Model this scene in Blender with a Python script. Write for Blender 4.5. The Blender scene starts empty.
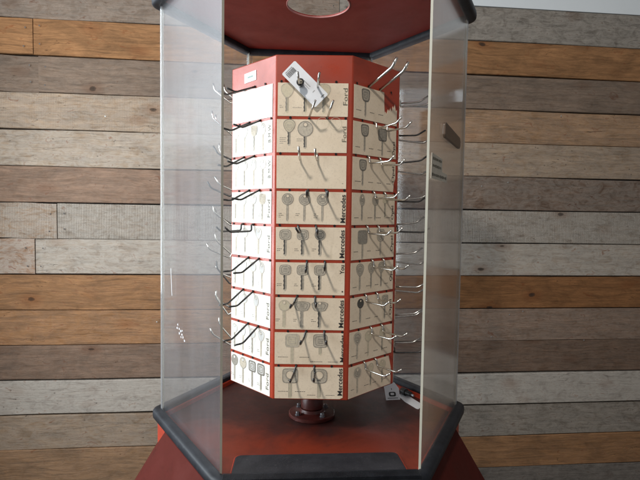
import bpy, bmesh, math, random
from mathutils import Vector, Matrix
random.seed(7)
scene = bpy.context.scene
COL = scene.collection
PI = math.pi

# ------------------------------------------------------------------ helpers
def link(o, parent=None):
    COL.objects.link(o)
    if parent is not None:
        o.parent = parent
    return o

def empty(name, label, cat, loc=(0, 0, 0), rotz=0.0, group=None):
    o = bpy.data.objects.new(name, None)
    o.empty_display_size = 0.05
    link(o)
    o.location = loc
    o.rotation_euler = (0, 0, rotz)
    o['label'] = label
    o['category'] = cat
    if group:
        o['group'] = group
    return o

class MB:
    """collects faces (with a material slot each) and links them as one mesh object"""
    def __init__(self):
        self.v = []; self.f = []; self.m = []
    def add(self, vs, fs, mat=0):
        b = len(self.v)
        self.v += [tuple(p) for p in vs]
        for f in fs:
            self.f.append(tuple(b + i for i in f)); self.m.append(mat)
    def box(self, x0, x1, y0, y1, z0, z1, mat=0):
        vs = [(x, y, z) for x in (x0, x1) for y in (y0, y1) for z in (z0, z1)]
        self.add(vs, [(0, 1, 3, 2), (4, 6, 7, 5), (0, 4, 5, 1), (2, 3, 7, 6), (0, 2, 6, 4), (1, 5, 7, 3)], mat)
    def prism(self, poly, z0, z1, mat=0, side=None, top=True, bottom=True):
        n = len(poly)
        vs = [(x, y, z0) for x, y in poly] + [(x, y, z1) for x, y in poly]
        s = mat if side is None else side
        self.add(vs, [(i, (i + 1) % n, n + (i + 1) % n, n + i) for i in range(n)], s)
        if top: self.add([(x, y, z1) for x, y in poly], [tuple(range(n))], mat)
        if bottom: self.add([(x, y, z0) for x, y in poly], [tuple(reversed(range(n)))], mat)
    def tube(self, pts, r, n=8, mat=0, cap=True, closed=False, prof=None):
        pts = [Vector(p) for p in pts]
        N = len(pts)
        rings = []
        up = None
        for i, p in enumerate(pts):
            if closed:
                t = (pts[(i + 1) % N] - pts[i - 1]).normalized()
            else:
                t = (pts[min(i + 1, N - 1)] - pts[max(i - 1, 0)]).normalized()
            if up is None:
                up = Vector((0, 0, 1)) if abs(t.z) < .9 else Vector((1, 0, 0))
            a = t.cross(up).normalized()
            b = a.cross(t).normalized()
            up = b
            rr = r[i] if isinstance(r, (list, tuple)) else r
            ring = []
            for k in range(n):
                an = 2 * PI * k / n
                ca, sa = math.cos(an), math.sin(an)
                if prof:
                    q = prof
                    ca = math.copysign(abs(ca) ** q, ca); sa = math.copysign(abs(sa) ** q, sa)
                ring.append(p + a * rr * ca + b * rr * sa)
            rings.append(ring)
        vs = [v for ring in rings for v in ring]
        fs = []
        M = N if closed else N - 1
        for i in range(M):
            j = (i + 1) % N
            for k in range(n):
                k2 = (k + 1) % n
                fs.append((i * n + k, i * n + k2, j * n + k2, j * n + k))
        if cap and not closed:
            fs.append(tuple(reversed(range(n))))
            fs.append(tuple((N - 1) * n + k for k in range(n)))
        self.add(vs, fs, mat)
    def lathe(self, prof, n=32, mat=0, cx=0, cy=0):
        m = len(prof)
        vs = []
        for i in range(n):
            a = 2 * PI * i / n
            for r, z in prof:
                vs.append((cx + r * math.cos(a), cy + r * math.sin(a), z))
        fs = []
        for i in range(n):
            j = (i + 1) % n
            for k in range(m - 1):
                fs.append((i * m + k, j * m + k, j * m + k + 1, i * m + k + 1))
        self.add(vs, fs, mat)
    def build(self, name, mats, parent=None, smooth=False, recalc=True, bevel=0, bseg=2):
        me = bpy.data.meshes.new(name)
        me.from_pydata(self.v, [], self.f)
        me.polygons.foreach_set('material_index', self.m)
        if not isinstance(mats, (list, tuple)): mats = [mats]
        for mt in mats: me.materials.append(mt)
        if recalc or bevel:
            bm = bmesh.new(); bm.from_mesh(me)
            if bevel:
                bmesh.ops.remove_doubles(bm, verts=bm.verts, dist=1e-5)
            bmesh.ops.recalc_face_normals(bm, faces=bm.faces)
            if bevel:
                es = [e for e in bm.edges if len(e.link_faces) == 2 and e.calc_face_angle(0) > .35]
                bmesh.ops.bevel(bm, geom=es, offset=bevel, segments=bseg, affect='EDGES', profile=.5, clamp_overlap=True)
            bm.to_mesh(me); bm.free()
        if smooth:
            me.polygons.foreach_set('use_smooth', [True] * len(me.polygons))
        me.update()
        o = bpy.data.objects.new(name, me)
        return link(o, parent)

def smooth_by_angle(o, ang=.6):
    me = o.data
    me.polygons.foreach_set('use_smooth', [True] * len(me.polygons))
    bm = bmesh.new(); bm.from_mesh(me)
    for e in bm.edges:
        if len(e.link_faces) != 2 or e.calc_face_angle(0) > ang:
            e.smooth = False
    bm.to_mesh(me); bm.free()

# ------------------------------------------------------------------ materials
class NT:
    def __init__(self, name):
        self.mat = bpy.data.materials.new(name)
        self.mat.use_nodes = True
        self.t = self.mat.node_tree
        self.t.nodes.clear()
        self.out = self.t.nodes.new('ShaderNodeOutputMaterial')
    def n(self, typ, **kw):
        nd = self.t.nodes.new(typ)
        ins = kw.pop('ins', {})
        for k, v in kw.items(): setattr(nd, k, v)
        for k, v in ins.items():
            if isinstance(v, bpy.types.NodeSocket): self.t.links.new(v, nd.inputs[k])
            else: nd.inputs[k].default_value = v
        return nd
    def math(self, op, a, b=None, c=None, clamp=False):
        nd = self.n('ShaderNodeMath', operation=op, use_clamp=clamp)
        for i, v in enumerate((a, b, c)):
            if v is None: continue
            if isinstance(v, bpy.types.NodeSocket): self.t.links.new(v, nd.inputs[i])
            else: nd.inputs[i].default_value = v
        return nd.outputs[0]
    def mix(self, fac, a, b, blend='MIX'):
        nd = self.n('ShaderNodeMix', data_type='RGBA', blend_type=blend)
        for i, v in ((0, fac), (6, a), (7, b)):
            if isinstance(v, bpy.types.NodeSocket): self.t.links.new(v, nd.inputs[i])
            else: nd.inputs[i].default_value = v if i == 0 else (*v[:3], 1)
        return nd.outputs[2]
    def ramp(self, fac, stops):
        nd = self.n('ShaderNodeValToRGB', ins={'Fac': fac})
        cr = nd.color_ramp
        while len(cr.elements) < len(stops): cr.elements.new(.5)
        for e, (p, c) in zip(cr.elements, stops):
            e.position = p
            e.color = (c, c, c, 1) if not isinstance(c, (tuple, list)) else (*c[:3], 1)
        return nd.outputs[0]
    def coords(self, scale=(1, 1, 1), offset=None, kind='Object'):
        tc = self.n('ShaderNodeTexCoord')
        v = tc.outputs[kind]
        if offset is not None:
            v = self.n('ShaderNodeVectorMath', operation='ADD', ins={0: v, 1: offset}).outputs[0]
        return self.n('ShaderNodeMapping', ins={'Vector': v, 'Scale': scale}).outputs[0]
    def noise(self, vec, scale, detail=4, rough=.55, dist=0.0):
        return self.n('ShaderNodeTexNoise', ins={'Vector': vec, 'Scale': scale, 'Detail': detail, 'Roughness': rough, 'Distortion': dist}).outputs[0]
    def bump(self, h, strength, dist=.001):
        return self.n('ShaderNodeBump', ins={'Height': h, 'Strength': strength, 'Distance': dist}).outputs[0]
    def principled(self, **ins):
        nd = self.n('ShaderNodeBsdfPrincipled')
        for k, v in ins.items():
            k = k.replace('_', ' ')
            if isinstance(v, bpy.types.NodeSocket): self.t.links.new(v, nd.inputs[k])
            else: nd.inputs[k].default_value = (*v, 1) if isinstance(v, tuple) and len(v) == 3 else v
        self.t.links.new(nd.outputs[0], self.out.inputs[0])
        return nd

def simple(name, col, rough=.5, metal=0.0, var=.15, scale=40, spec=.5, bump=0.0):
    t = NT(name)
    ns = t.noise(t.coords(), scale, 5)
    c = t.mix(t.ramp(ns, [(.3, 0), (.7, 1)]), tuple(x * (1 - var) for x in col), tuple(min(1, x * (1 + var)) for x in col))
    kw = dict(Base_Color=c, Roughness=rough, Metallic=metal, Specular_IOR_Level=spec)
    if bump: kw['Normal'] = t.bump(ns, bump)
    t.principled(**kw)
    return t.mat

def red_paint(name, base=(.40, .042, .016), grime=.35, rough=.32, dark=(.07, .02, .014), deck=False, spec=.5):
    t = NT(name)
    co = t.coords()
    n1 = t.noise(co, 7, 8, .62, .4)
    n2 = t.noise(co, 60, 6, .6)
    c = t.mix(t.ramp(n1, [(.35, 0), (.75, 1)]), base, tuple(x * .78 for x in base))
    g = t.ramp(n1, [(.5, 0), (.72, grime)])
    c = t.mix(g, c, dark)
    sp = t.ramp(t.noise(co, 190, 3, .5), [(.66, 0), (.74, .5)])
    c = t.mix(sp, c, tuple(x * .5 for x in base))
    if deck:
        # old oil and dirt worn into the paint in a band round the post
        sep = t.n('ShaderNodeSeparateXYZ', ins={0: t.n('ShaderNodeTexCoord').outputs['Object']})
        yy = t.math('ADD', sep.outputs[1], t.math('MULTIPLY', t.math('SUBTRACT', n1, .5), .30))
        ax = t.math('ABSOLUTE', t.math('ADD', sep.outputs[0], -.02))
        yy = t.math('SUBTRACT', yy, t.math('MULTIPLY', ax, .22))
        m = t.n('ShaderNodeMapRange', interpolation_type='SMOOTHSTEP', ins={0: yy, 1: -.21, 2: -.06, 3: 0, 4: .88}).outputs[0]
        m = t.math('MULTIPLY', m, t.ramp(n2, [(.25, .75), (.6, 1)]))
        c = t.mix(m, c, (.020, .007, .007))
        # scuffs
        scr = t.noise(t.coords((2, 40, 1)), 8, 5, .6, 1)
        c = t.mix(t.ramp(scr, [(.68, 0), (.75, .35)]), c, (.55, .18, .12))
    n3 = t.noise(co, 26, 7, .7, .8)
    c = t.mix(t.ramp(n3, [(.56, 0), (.72, .4 + grime * .3)]), c, tuple(x * .45 for x in base))
    chip = t.ramp(t.noise(co, 75, 4, .6, 1.5), [(.70, 0), (.72, .7)])
    chip = t.math('MULTIPLY', chip, t.ramp(n1, [(.5, 0), (.62, 1)]))
    c = t.mix(chip, c, (.06, .035, .028))
    r = t.ramp(n1, [(.3, rough), (.75, min(1, rough + .25))])
    t.principled(Base_Color=c, Roughness=r, Normal=t.bump(n2, .12, .0006), Specular_IOR_Level=spec)
    return t.mat

def card_paper(name='aged_card_paper', A=(.82, .69, .525), B=(.71, .58, .425)):
    t = NT(name)
    geo = t.n('ShaderNodeNewGeometry').outputs['Position']
    n1 = t.noise(geo, 22, 6, .6, .3)
    n2 = t.noise(geo, 300, 4, .6)
    c = t.mix(t.ramp(n1, [(.3, 0), (.75, 1)]), A, B)
    c = t.mix(t.ramp(n2, [(.52, 0), (.75, .45)]), c, tuple(x * .7 for x in B))
    fold = t.noise(t.n('ShaderNodeMapping', ins={'Vector': geo, 'Rotation': (0, .9, 0), 'Scale': (1, 1, .12)}).outputs[0], 70, 2, .5)
    c = t.mix(t.ramp(fold, [(.66, 0), (.74, .25)]), c, (.5, .4, .27))
    t.principled(Base_Color=c, Roughness=.5, Normal=t.bump(n1, .15, .0015), Specular_IOR_Level=.4)
    return t.mat

def wood_planks():
    t = NT('reclaimed_board_wood')
    tint = t.n('ShaderNodeVertexColor', layer_name='tint').outputs[0]
    prm = t.n('ShaderNodeSeparateColor', ins={0: t.n('ShaderNodeVertexColor', layer_name='prm').outputs[0]})
    seed, wash, saw = prm.outputs[0], prm.outputs[1], prm.outputs[2]
    off = t.n('ShaderNodeCombineXYZ', ins={0: t.math('MULTIPLY', seed, 37.0), 1: t.math('MULTIPLY', seed, 91.0), 2: t.math('MULTIPLY', seed, 53.0)}).outputs[0]
    warp = t.noise(t.coords((1.5, 1, 5), off), 2.2, 3, .5)
    wv = t.n('ShaderNodeVectorMath', operation='SCALE', ins={0: t.n('ShaderNodeCombineXYZ', ins={2: warp}).outputs[0], 'Scale': .05}).outputs[0]
    off2 = t.n('ShaderNodeVectorMath', operation='ADD', ins={0: off, 1: wv}).outputs[0]
    grain = t.noise(t.coords((1.3, 1, 26), off2), 4, 8, .65, .6)
    fine = t.noise(t.coords((5, 1, 150), off2), 4, 6, .7)
    blot = t.noise(t.coords((3.2, 1, 7), off), 2.4, 8, .68, .8)
    blot2 = t.noise(t.coords((6, 1, 11), off2), 3.1, 8, .72, 1.2)
    c = t.mix(1.0, tint, t.ramp(grain, [(.25, .5), (.5, .95), (.78, 1.3)]), 'MULTIPLY')
    c = t.mix(.8, c, t.ramp(fine, [(.3, .62), (.7, 1.2)]), 'MULTIPLY')
    c = t.mix(1.0, c, t.ramp(blot, [(.3, .64), (.55, 1.0), (.8, 1.28)]), 'MULTIPLY')
    # worn whitewash that has kept to patches
    wm = t.math('MULTIPLY', wash, t.ramp(t.math('ADD', t.math('MULTIPLY', blot2, .7), t.math('MULTIPLY', fine, .3)), [(.36, 0), (.56, 1)]))
    c = t.mix(wm, c, (.47, .43, .375))
    # rust and sap stains
    st = t.ramp(blot2, [(.58, 0), (.68, .75)])
    c = t.mix(st, c, t.mix(1.0, tint, (.62, .40, .30), 'MULTIPLY'))
    # knots
    vo = t.n('ShaderNodeTexVoronoi', feature='F1', ins={'Vector': t.coords((4.6, 1, 9.0), off2), 'Scale': 1.0, 'Randomness': 1.0})
    pick = t.math('GREATER_THAN', t.n('ShaderNodeSeparateColor', ins={0: vo.outputs['Color']}).outputs[0], .45)
    kd = t.math('ADD', vo.outputs['Distance'], t.math('MULTIPLY', t.math('SUBTRACT', fine, .5), .06))
    kn = t.math('MULTIPLY', pick, t.ramp(kd, [(.025, 1), (.06, .8), (.08, 0)]))
    halo = t.math('MULTIPLY', pick, t.ramp(kd, [(.07, .55), (.30, 0)]))
    c = t.mix(halo, c, t.mix(1.0, tint, (.62, .45, .36), 'MULTIPLY'))
    c = t.mix(t.math('MULTIPLY', kn, .88), c, (.03, .02, .014))
    # worm holes and specks
    v2 = t.n('ShaderNodeTexVoronoi', feature='F1', ins={'Vector': t.coords((38, 1, 52), off), 'Scale': 1.0})
    p2 = t.math('GREATER_THAN', t.n('ShaderNodeSeparateColor', ins={0: v2.outputs['Color']}).outputs[1], .955)
    c = t.mix(t.math('MULTIPLY', p2, t.ramp(v2.outputs['Distance'], [(.10, .6), (.18, 0)])), c, (.07, .05, .035))
    # checks (drying cracks) along the grain
    cr = t.noise(t.coords((1.1, 1, 9), off2), 2.3, 4, .6, .9)
    cd = t.math('ABSOLUTE', t.math('SUBTRACT', cr, .52))
    crack = t.math('MULTIPLY', t.ramp(cd, [(.0, .7), (.005, 0)]), t.ramp(blot, [(.56, 0), (.64, 1)]))
    c = t.mix(crack, c, (.05, .035, .025))
    # saw marks across rough sawn boards
    wvt = t.n('ShaderNodeTexWave', wave_type='BANDS', bands_direction='X', ins={'Vector': t.coords((1, 1, .12), off), 'Scale': 46.0, 'Distortion': 1.6, 'Detail': 2.0, 'Detail Scale': 2.0}).outputs['Fac']
    c = t.mix(t.math('MULTIPLY', saw, t.ramp(wvt, [(.2, .38), (.6, 0)])), c, (.16, .14, .12))
    h = t.math('ADD', t.math('MULTIPLY', grain, .6), t.math('MULTIPLY', fine, .5))
    h = t.math('SUBTRACT', h, t.math('ADD', t.math('MULTIPLY', crack, 1.0), t.math('MULTIPLY', kn, .4)))
    h = t.math('ADD', h, t.math('MULTIPLY', t.math('MULTIPLY', saw, wvt), .5))
    t.principled(Base_Color=c, Roughness=.82, Specular_IOR_Level=.25, Normal=t.bump(h, .8, .004))
    return t.mat

def acrylic(name, haze=.16, tone=(.72, .73, .76), gloss=.07):
    """clear acrylic with dust and wiping streaks lying on it"""
    t = NT(name)
    co = t.coords()
    n1 = t.noise(t.coords((1, 1, .35)), 5.5, 7, .62, .7)
    st = t.noise(t.coords((9, 9, .6)), 6, 5, .6, .3)
    d = t.math('MULTIPLY', t.ramp(n1, [(.25, .35), (.7, 1.6)]), t.ramp(st, [(.3, .6), (.7, 1.3)]))
    d = t.math('MULTIPLY', d, haze)
    scr = t.ramp(t.noise(t.coords((60, 60, 2.2)), 4, 3, .5, .5), [(.70, 0), (.73, .22)])
    d = t.math('ADD', d, t.math('MULTIPLY', scr, haze), clamp=True)
    tr = t.n('ShaderNodeBsdfTransparent', ins={0: (.965, .97, .97, 1)}).outputs[0]
    df = t.n('ShaderNodeBsdfDiffuse', ins={0: (*tone, 1)}).outputs[0]
    tl = t.n('ShaderNodeBsdfTranslucent', ins={0: (*tone, 1)}).outputs[0]
    dust = t.n('ShaderNodeMixShader', ins={0: .35, 1: df, 2: tl}).outputs[0]
    body = t.n('ShaderNodeMixShader', ins={0: d, 1: tr, 2: dust}).outputs[0]
    gl = t.n('ShaderNodeBsdfGlossy', ins={'Color': (1, 1, 1, 1), 'Roughness': gloss}).outputs[0]
    back = t.n('ShaderNodeNewGeometry').outputs['Backfacing']
    # thin sheet: the same reflectance from either side
    ior = t.math('ADD', 1.45, t.math('MULTIPLY', back, 1 / 1.45 - 1.45))
    fr = t.n('ShaderNodeFresnel', ins={'IOR': ior}).outputs[0]
    s = t.n('ShaderNodeMixShader', ins={0: fr, 1: body, 2: gl}).outputs[0]
    t.t.links.new(s, t.out.inputs[0])
    return t.mat

def acrylic_edge():
    t = NT('cut_acrylic_edge')
    ns = t.noise(t.coords((4, 4, 1)), 20, 5)
    c = t.mix(ns, (.36, .335, .265), (.47, .45, .38))
    t.principled(Base_Color=c, Roughness=.4, Transmission_Weight=.0)
    return t.mat

def rubber(name='black_rubber', ribs=False):
    t = NT(name)
    co = t.coords()
    n1 = t.noise(co, 30, 6, .6)
    c = t.mix(t.ramp(n1, [(.35, 0), (.75, 1)]), (.006, .007, .010), (.020, .023, .029))
    sc = t.ramp(t.noise(co, 120, 5, .7, 1.0), [(.60, 0), (.72, .55)])
    c = t.mix(sc, c, (.055, .058, .063))
    kw = dict(Base_Color=c, Roughness=.5, Specular_IOR_Level=.28)
    h = n1
    if ribs:
        w = t.n('ShaderNodeTexWave', wave_type='BANDS', bands_direction='X', ins={'Vector': co, 'Scale': 62.0, 'Distortion': .3}).outputs['Fac']
        h = t.math('ADD', t.math('MULTIPLY', w, 1.0), t.math('MULTIPLY', n1, .3))
        kw['Normal'] = t.bump(h, .8, .0015)
    else:
        kw['Normal'] = t.bump(h, .25, .001)
    t.principled(**kw)
    return t.mat

def mat_rubber():
    t = NT('dusty_rubber_mat')
    co = t.coords()
    n1 = t.noise(co, 26, 6, .65)
    n2 = t.noise(co, 420, 2, .5)
    c = t.mix(t.ramp(n1, [(.35, 0), (.8, 1)]), (.010, .010, .013), (.032, .031, .036))
    c = t.mix(t.ramp(n2, [(.70, 0), (.76, .6)]), c, (.25, .22, .2))
    t.principled(Base_Color=c, Roughness=.6, Normal=t.bump(t.noise(co, 160, 4), .4, .001))
    return t.mat

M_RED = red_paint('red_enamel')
M_REDDRUM = red_paint('red_drum_enamel', base=(.38, .044, .016), grime=.14, rough=.22)
M_DECK = red_paint('worn_red_deck', base=(.19, .025, .009), grime=.65, rough=.36, deck=True)
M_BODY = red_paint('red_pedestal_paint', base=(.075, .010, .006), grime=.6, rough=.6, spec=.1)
M_POST = simple('red_primer_steel', (.085, .017, .013), .4, var=.3)
M_BLACK = simple('black_hole', (.006, .006, .006), .9)
M_PAPER = card_paper()
M_PAPERLIT = card_paper('overlit_card_paper', (.82, .79, .73), (.76, .72, .64))  # same cards on the left faces, window overexposure put into a paler colour
M_KEYP = simple('pale_grey_print', (.50, .435, .34), .55, scale=300, var=.2)
M_KEYM = simple('mid_grey_print', (.28, .25, .205), .55, scale=300, var=.25)
M_KEYD = simple('dark_grey_print', (.085, .078, .068), .5, scale=300, var=.3)
M_FAINT = simple('faint_print', (.60, .52, .37), .55, scale=300, var=.08)
M_INK = simple('black_ink', (.022, .020, .020), .5)
M_INKF = simple('faded_ink', (.13, .12, .085), .5)
CARD_MATSLIT = [M_PAPERLIT, simple('faint_grey_print', (.62, .61, .58), .55, scale=300, var=.06), M_KEYP, M_KEYM, M_KEYD, M_INK]
CARD_MATS = [M_PAPER, M_FAINT, M_KEYP, M_KEYM, M_KEYD, M_INK]
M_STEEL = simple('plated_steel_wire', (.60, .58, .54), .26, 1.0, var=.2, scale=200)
M_STEELD = simple('dark_reflection_steel_wire', (.085, .082, .08), .35, .8, var=.3, scale=200)  # same wire, with the dark room's reflection put into its colour
M_BOLT = simple('bolt_steel', (.35, .36, .38), .4, .9)
M_RUB = rubber()
M_RIB = rubber('ribbed_rubber', True)
M_MAT = mat_rubber()
M_ACR = acrylic('dusty_acrylic', .06)
M_ACRL = acrylic('hazy_scratched_acrylic', .042, (.66, .67, .71), .19)
M_ACRR = acrylic('smoky_acrylic', .14, (.62, .49, .38), .12)
M_EDGE = acrylic_edge()
M_JOINT = acrylic('corner_acrylic', .2, (.55, .58, .62))
M_WHITE = simple('white_tag_card', (.80, .81, .83), .45, var=.03)
M_STICK = simple('cream_sticker_paper', (.62, .55, .44), .6, var=.08)
M_PULL = simple('brown_plastic', (.115, .075, .05), .38, var=.1)
M_WOOD = wood_planks()
M_DARK = simple('gap_shadow_board', (.012, .010, .008), .95)
M_NAIL = simple('old_nail', (.10, .09, .085), .5, .6)
M_NAILB = simple('bright_nail', (.42, .42, .40), .45, .7)
M_WALL = simple('pale_painted_wall', (.66, .69, .70), .8, var=.04, scale=3, bump=.05)
M_FLOOR = simple('grey_concrete', (.20, .195, .185), .7, var=.25, scale=6)

# ------------------------------------------------------------------ text
def text_geo(s, length=None, height=None, bold=0.0):
    """flat triangles of a word: reading along +x, lower left corner at 0,0"""
    cu = bpy.data.curves.new('word', 'FONT')
    cu.body = s
    cu.size = 1.0
    cu.offset = bold
    cu.resolution_u = 3
    o = bpy.data.objects.new('word', cu)
    COL.objects.link(o)
    bpy.context.view_layer.update()
    dg = bpy.context.evaluated_depsgraph_get()
    me = o.evaluated_get(dg).to_mesh()
    vs = [v.co.copy() for v in me.vertices]
    fs = [tuple(p.vertices) for p in me.polygons]
    o.evaluated_get(dg).to_mesh_clear()
    bpy.data.objects.remove(o); bpy.data.curves.remove(cu)
    x0 = min(v.x for v in vs); x1 = max(v.x for v in vs)
    y0 = min(v.y for v in vs); y1 = max(v.y for v in vs)
    sx = length / (x1 - x0) if length else height / (y1 - y0)
    sy = height / (y1 - y0) if height else sx
    return [((v.x - x0) * sx, (v.y - y0) * sy) for v in vs], fs

# ------------------------------------------------------------------ the room behind
WY = 1.05
WROT = .0230
PITCH = .15268
Z12 = -.5775          # height of the joint twelve boards below the second joint
def wall_setting():
    rows = []
    # (left colour, wash, saw, right colour, wash, saw) sRGB-ish real colours in linear light
    K = .72
    T = {
        'orange': (.42, .245, .115), 'orange2': (.36, .19, .08), 'tan': (.40, .27, .155), 'taupe': (.235, .185, .14),
        'grey': (.24, .225, .19), 'beige': (.40, .315, .215), 'beige2': (.42, .35, .255), 'pink': (.30, .215, .155),
        'brown': (.19, .13, .09), 'white': (.42, .385, .32), 'pale': (.46, .455, .42), 'slate': (.17, .165, .155), 'cool': (.22, .215, .19),
    }
    spec = [  # from the top board downwards
        ('taupe', .25, 0, 'cool', .45, 0),
        ('orange', 0, 0, 'orange', 0, 0),
        ('taupe', .1, 0, 'taupe', .1, 0),
        ('beige', .35, .3, 'tan', .15, 0),
        ('beige2', .5, 0, 'beige', .3, 0),
        ('pink', .1, 0, 'brown', .3, 0),
        ('white', .7, .9, 'white', .5, .2),
        ('white', .7, 0, 'white', .65, 0),
        ('orange', .05, 0, 'orange2', 0, 0),
        ('orange', .1, 0, 'pink', .2, 0),
        ('pink', .1, .15, 'brown', .1, 0),
        ('pale', .9, 0, 'pale', .8, 0),
        ('beige', .35, 0, 'grey', .4, 0),
        ('tan', .1, 0, 'orange', .05, 0),
        ('taupe', .3, 0, 'slate', .2, 0),
        ('beige', .4, 0, 'pink', .2, 0),
        ('grey', .4, .3, 'orange', .1, 0),
    ]
    mb = MB()
    cols = []
    X0, X1 = -1.62, 2.7
    ztop = Z12 + 13 * PITCH
    def board(x0, x1, z0, z1, tint, seed, wash, saw):
        d = random.uniform(-.006, .0045)
        tl = random.uniform(-.0012, .0012)
        n = 18
        b = .0022
        # a board front with eased edges that wander a little
        def edge(z, s):
            ph = random.uniform(0, 6); a = random.uniform(.0006, .0022)
            return [z + s * a * (math.sin(ph + 7 * k / n) + .5 * math.sin(ph * 2 + 19 * k / n)) for k in range(n + 1)]
        lo, hi = edge(z0, 1), edge(z1, 1)
        vs = []
        for k in range(n + 1):
            x = x0 + (x1 - x0) * k / n
            yf = WY - .020 + d + tl * math.sin(2 + 5 * k / n)
            vs += [(x, WY, lo[k]), (x, yf + b, lo[k]), (x, yf, lo[k] + b), (x, yf, hi[k] - b), (x, yf + b, hi[k]), (x, WY, hi[k])]
        fs = []
        for k in range(n):
            for j in range(5):
                fs.append((k * 6 + j, (k + 1) * 6 + j, (k + 1) * 6 + j + 1, k * 6 + j + 1))
        fs.append((0, 1, 2, 3, 4, 5)); fs.append(tuple(n * 6 + j for j in (5, 4, 3, 2, 1, 0)))
        mb.add(vs, fs, 0)
        cols.extend([(tint, (seed, wash, saw))] * len(fs))
    gaps = [random.choice((.0014, .0022, .0030, .0038)) for _ in range(len(spec) + 1)]
    for i, (cl, wl, sl, cr, wr, sr) in enumerate(spec):
        z1 = ztop - i * PITCH - gaps[i]
        z0 = ztop - (i + 1) * PITCH + gaps[i + 1]
        xj = random.uniform(-.12, .22)
        sd = random.random()
        if cl == cr and i in (1, 2, 6, 7):
            xa = -.9 - random.random() * .3
            segs = [(X0, xa, T[random.choice(list(T))], wl, sl, random.random()), (xa, 1.9 + .3 * random.random(), T[cl], wl, sl, sd), (2.2, X1, T['taupe'], .2, 0, random.random())]
            segs[2] = (segs[1][1], X1, T['taupe'], .2, 0, random.random())
            if i in (1, 2): segs[0] = (X0, xa, T[cl], wl, sl, random.random())
        else:
            segs = [(X0, xj, T[cl], wl, sl, sd), (xj, X1, T[cr], wr, sr, random.random())]
        for (a, b, tint, w, s, sd_) in segs:
            j = random.uniform(.93, 1.07)
            board(a + .001, b - .001, z0, z1, (tint[0] * j * K * 1.12, tint[1] * j * K * .955, tint[2] * j * K * .87), sd_, w, s)
            # nails near the board ends and over the studs
            for nx in (a + .03, b - .03):
                for fz in (.25, .75):
                    zz = z0 + (z1 - z0) * (fz + random.uniform(-.05, .05))
                    nn = 8
                    yy = WY - .0268
                    cx = nx + random.uniform(-.006, .006)
                    mb.add([(cx + .0032 * math.cos(2 * PI * q / nn), yy, zz + .0032 * math.sin(2 * PI * q / nn)) for q in range(nn)] + [(cx, yy - .0008, zz)],
                           [(q, (q + 1) % nn, nn) for q in range(nn)], 2)
                    cols.extend([((0, 0, 0), (0, 0, 0))] * nn)
    zbot = ztop - len(spec) * PITCH
    for (cx, zz) in ((.955, .62), (.83, .60), (1.05, .02), (.985, .005), (.90, -.10), (1.36, -.12), (-.62, -.02), (-.83, .86), (1.2, .93)):
        nn = 8
        mb.add([(cx + .0030 * math.cos(2 * PI * q / nn), WY - .0268, zz + .0030 * math.sin(2 * PI * q / nn)) for q in range(nn)] + [(cx, WY - .0276, zz)],
               [(q, (q + 1) % nn, nn) for q in range(nn)], 3)
        cols.extend([((0, 0, 0), (0, 0, 0))] * nn)
    k0 = len(mb.f)
    mb.box(X0, X1, WY + .0005, WY + .03, zbot, ztop, 1)
    cols.extend([((0, 0, 0), (0, 0, 0))] * (len(mb.f) - k0))
    o = mb.build('plank_wall', [M_WOOD, M_DARK, M_NAIL, M_NAILB], recalc=False)
    bm = bmesh.new(); bm.from_mesh(o.data); bmesh.ops.recalc_face_normals(bm, faces=bm.faces); bm.to_mesh(o.data); bm.free()
    me = o.data
    for nm, idx in (('tint', 0), ('prm', 1)):
        at = me.color_attributes.new(nm, 'FLOAT_COLOR', 'CORNER')
        for p in me.polygons:
            c = cols[p.index][idx]
            for li in p.loop_indices:
                at.data[li].color = (*c, 1)
    o['label'] = 'wall clad in horizontal reclaimed boards of mixed tan, grey and whitewashed wood'
    o['category'] = 'wall'
    R = Matrix.Translation((0, WY, 0)) @ Matrix.Rotation(WROT, 4, 'Z') @ Matrix.Translation((0, -WY, 0))
    o.matrix_world = R
    up = MB()
    up.box(X0, X1, WY - .012, WY + .03, ztop + .004, ztop + .9)
    u = up.build('painted_wall', M_WALL)
    u.matrix_world = R
    u['label'] = 'plain pale blue-grey painted wall strip above the wooden boards'
    u['category'] = 'wall'
    fl = MB()
    fl.box(-4, 4, -4, WY + .05, zbot - .05, zbot)
    f = fl.build('floor', M_FLOOR)
    f['kind'] = 'structure'
    return zbot
ZFLOOR = wall_setting()

# ------------------------------------------------------------------ display case
W = .357
def hexp(R, z=None):
    p = [(R * math.cos(math.radians(a)), R * math.sin(math.radians(a))) for a in (180, 240, 300, 0, 60, 120)]
    return p if z is None else [(x, y, z) for x, y in p]
L_, FL_, FR_, R_, RR_, RL_ = [Vector((x, y, 0)) for x, y in hexp(W)]
ZT = .924
case = empty('display_case', 'red hexagonal display case with clear plastic panes and open front', 'display case', (0, 0, ZFLOOR))
def in_case(o):
    o.location.z = -ZFLOOR
    return o

def round_poly(pts, r, seg=6):
    out = []
    n = len(pts)
    for i in range(n):
        p = Vector(pts[i]); a = Vector(pts[i - 1]); b = Vector(pts[(i + 1) % n])
        da = (a - p).normalized(); db = (b - p).normalized()
        half = math.acos(max(-1, min(1, da.dot(db)))) / 2
        t = r / math.tan(half)
        c = p + (da + db).normalized() * (r / math.sin(half))
        p0 = p + da * t; p1 = p + db * t
        v0 = p0 - c; v1 = p1 - c
        for k in range(seg + 1):
            w = k / seg
            v = v0.lerp(v1, w).normalized() * r
            out.append(c + v)
    return out

# deck with the recess for the mat
mb = MB()
mb.prism([p for p in hexp(.352)], -.05, -.024, 0)
in_case(mb.build('deck', M_DECK, case))
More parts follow.
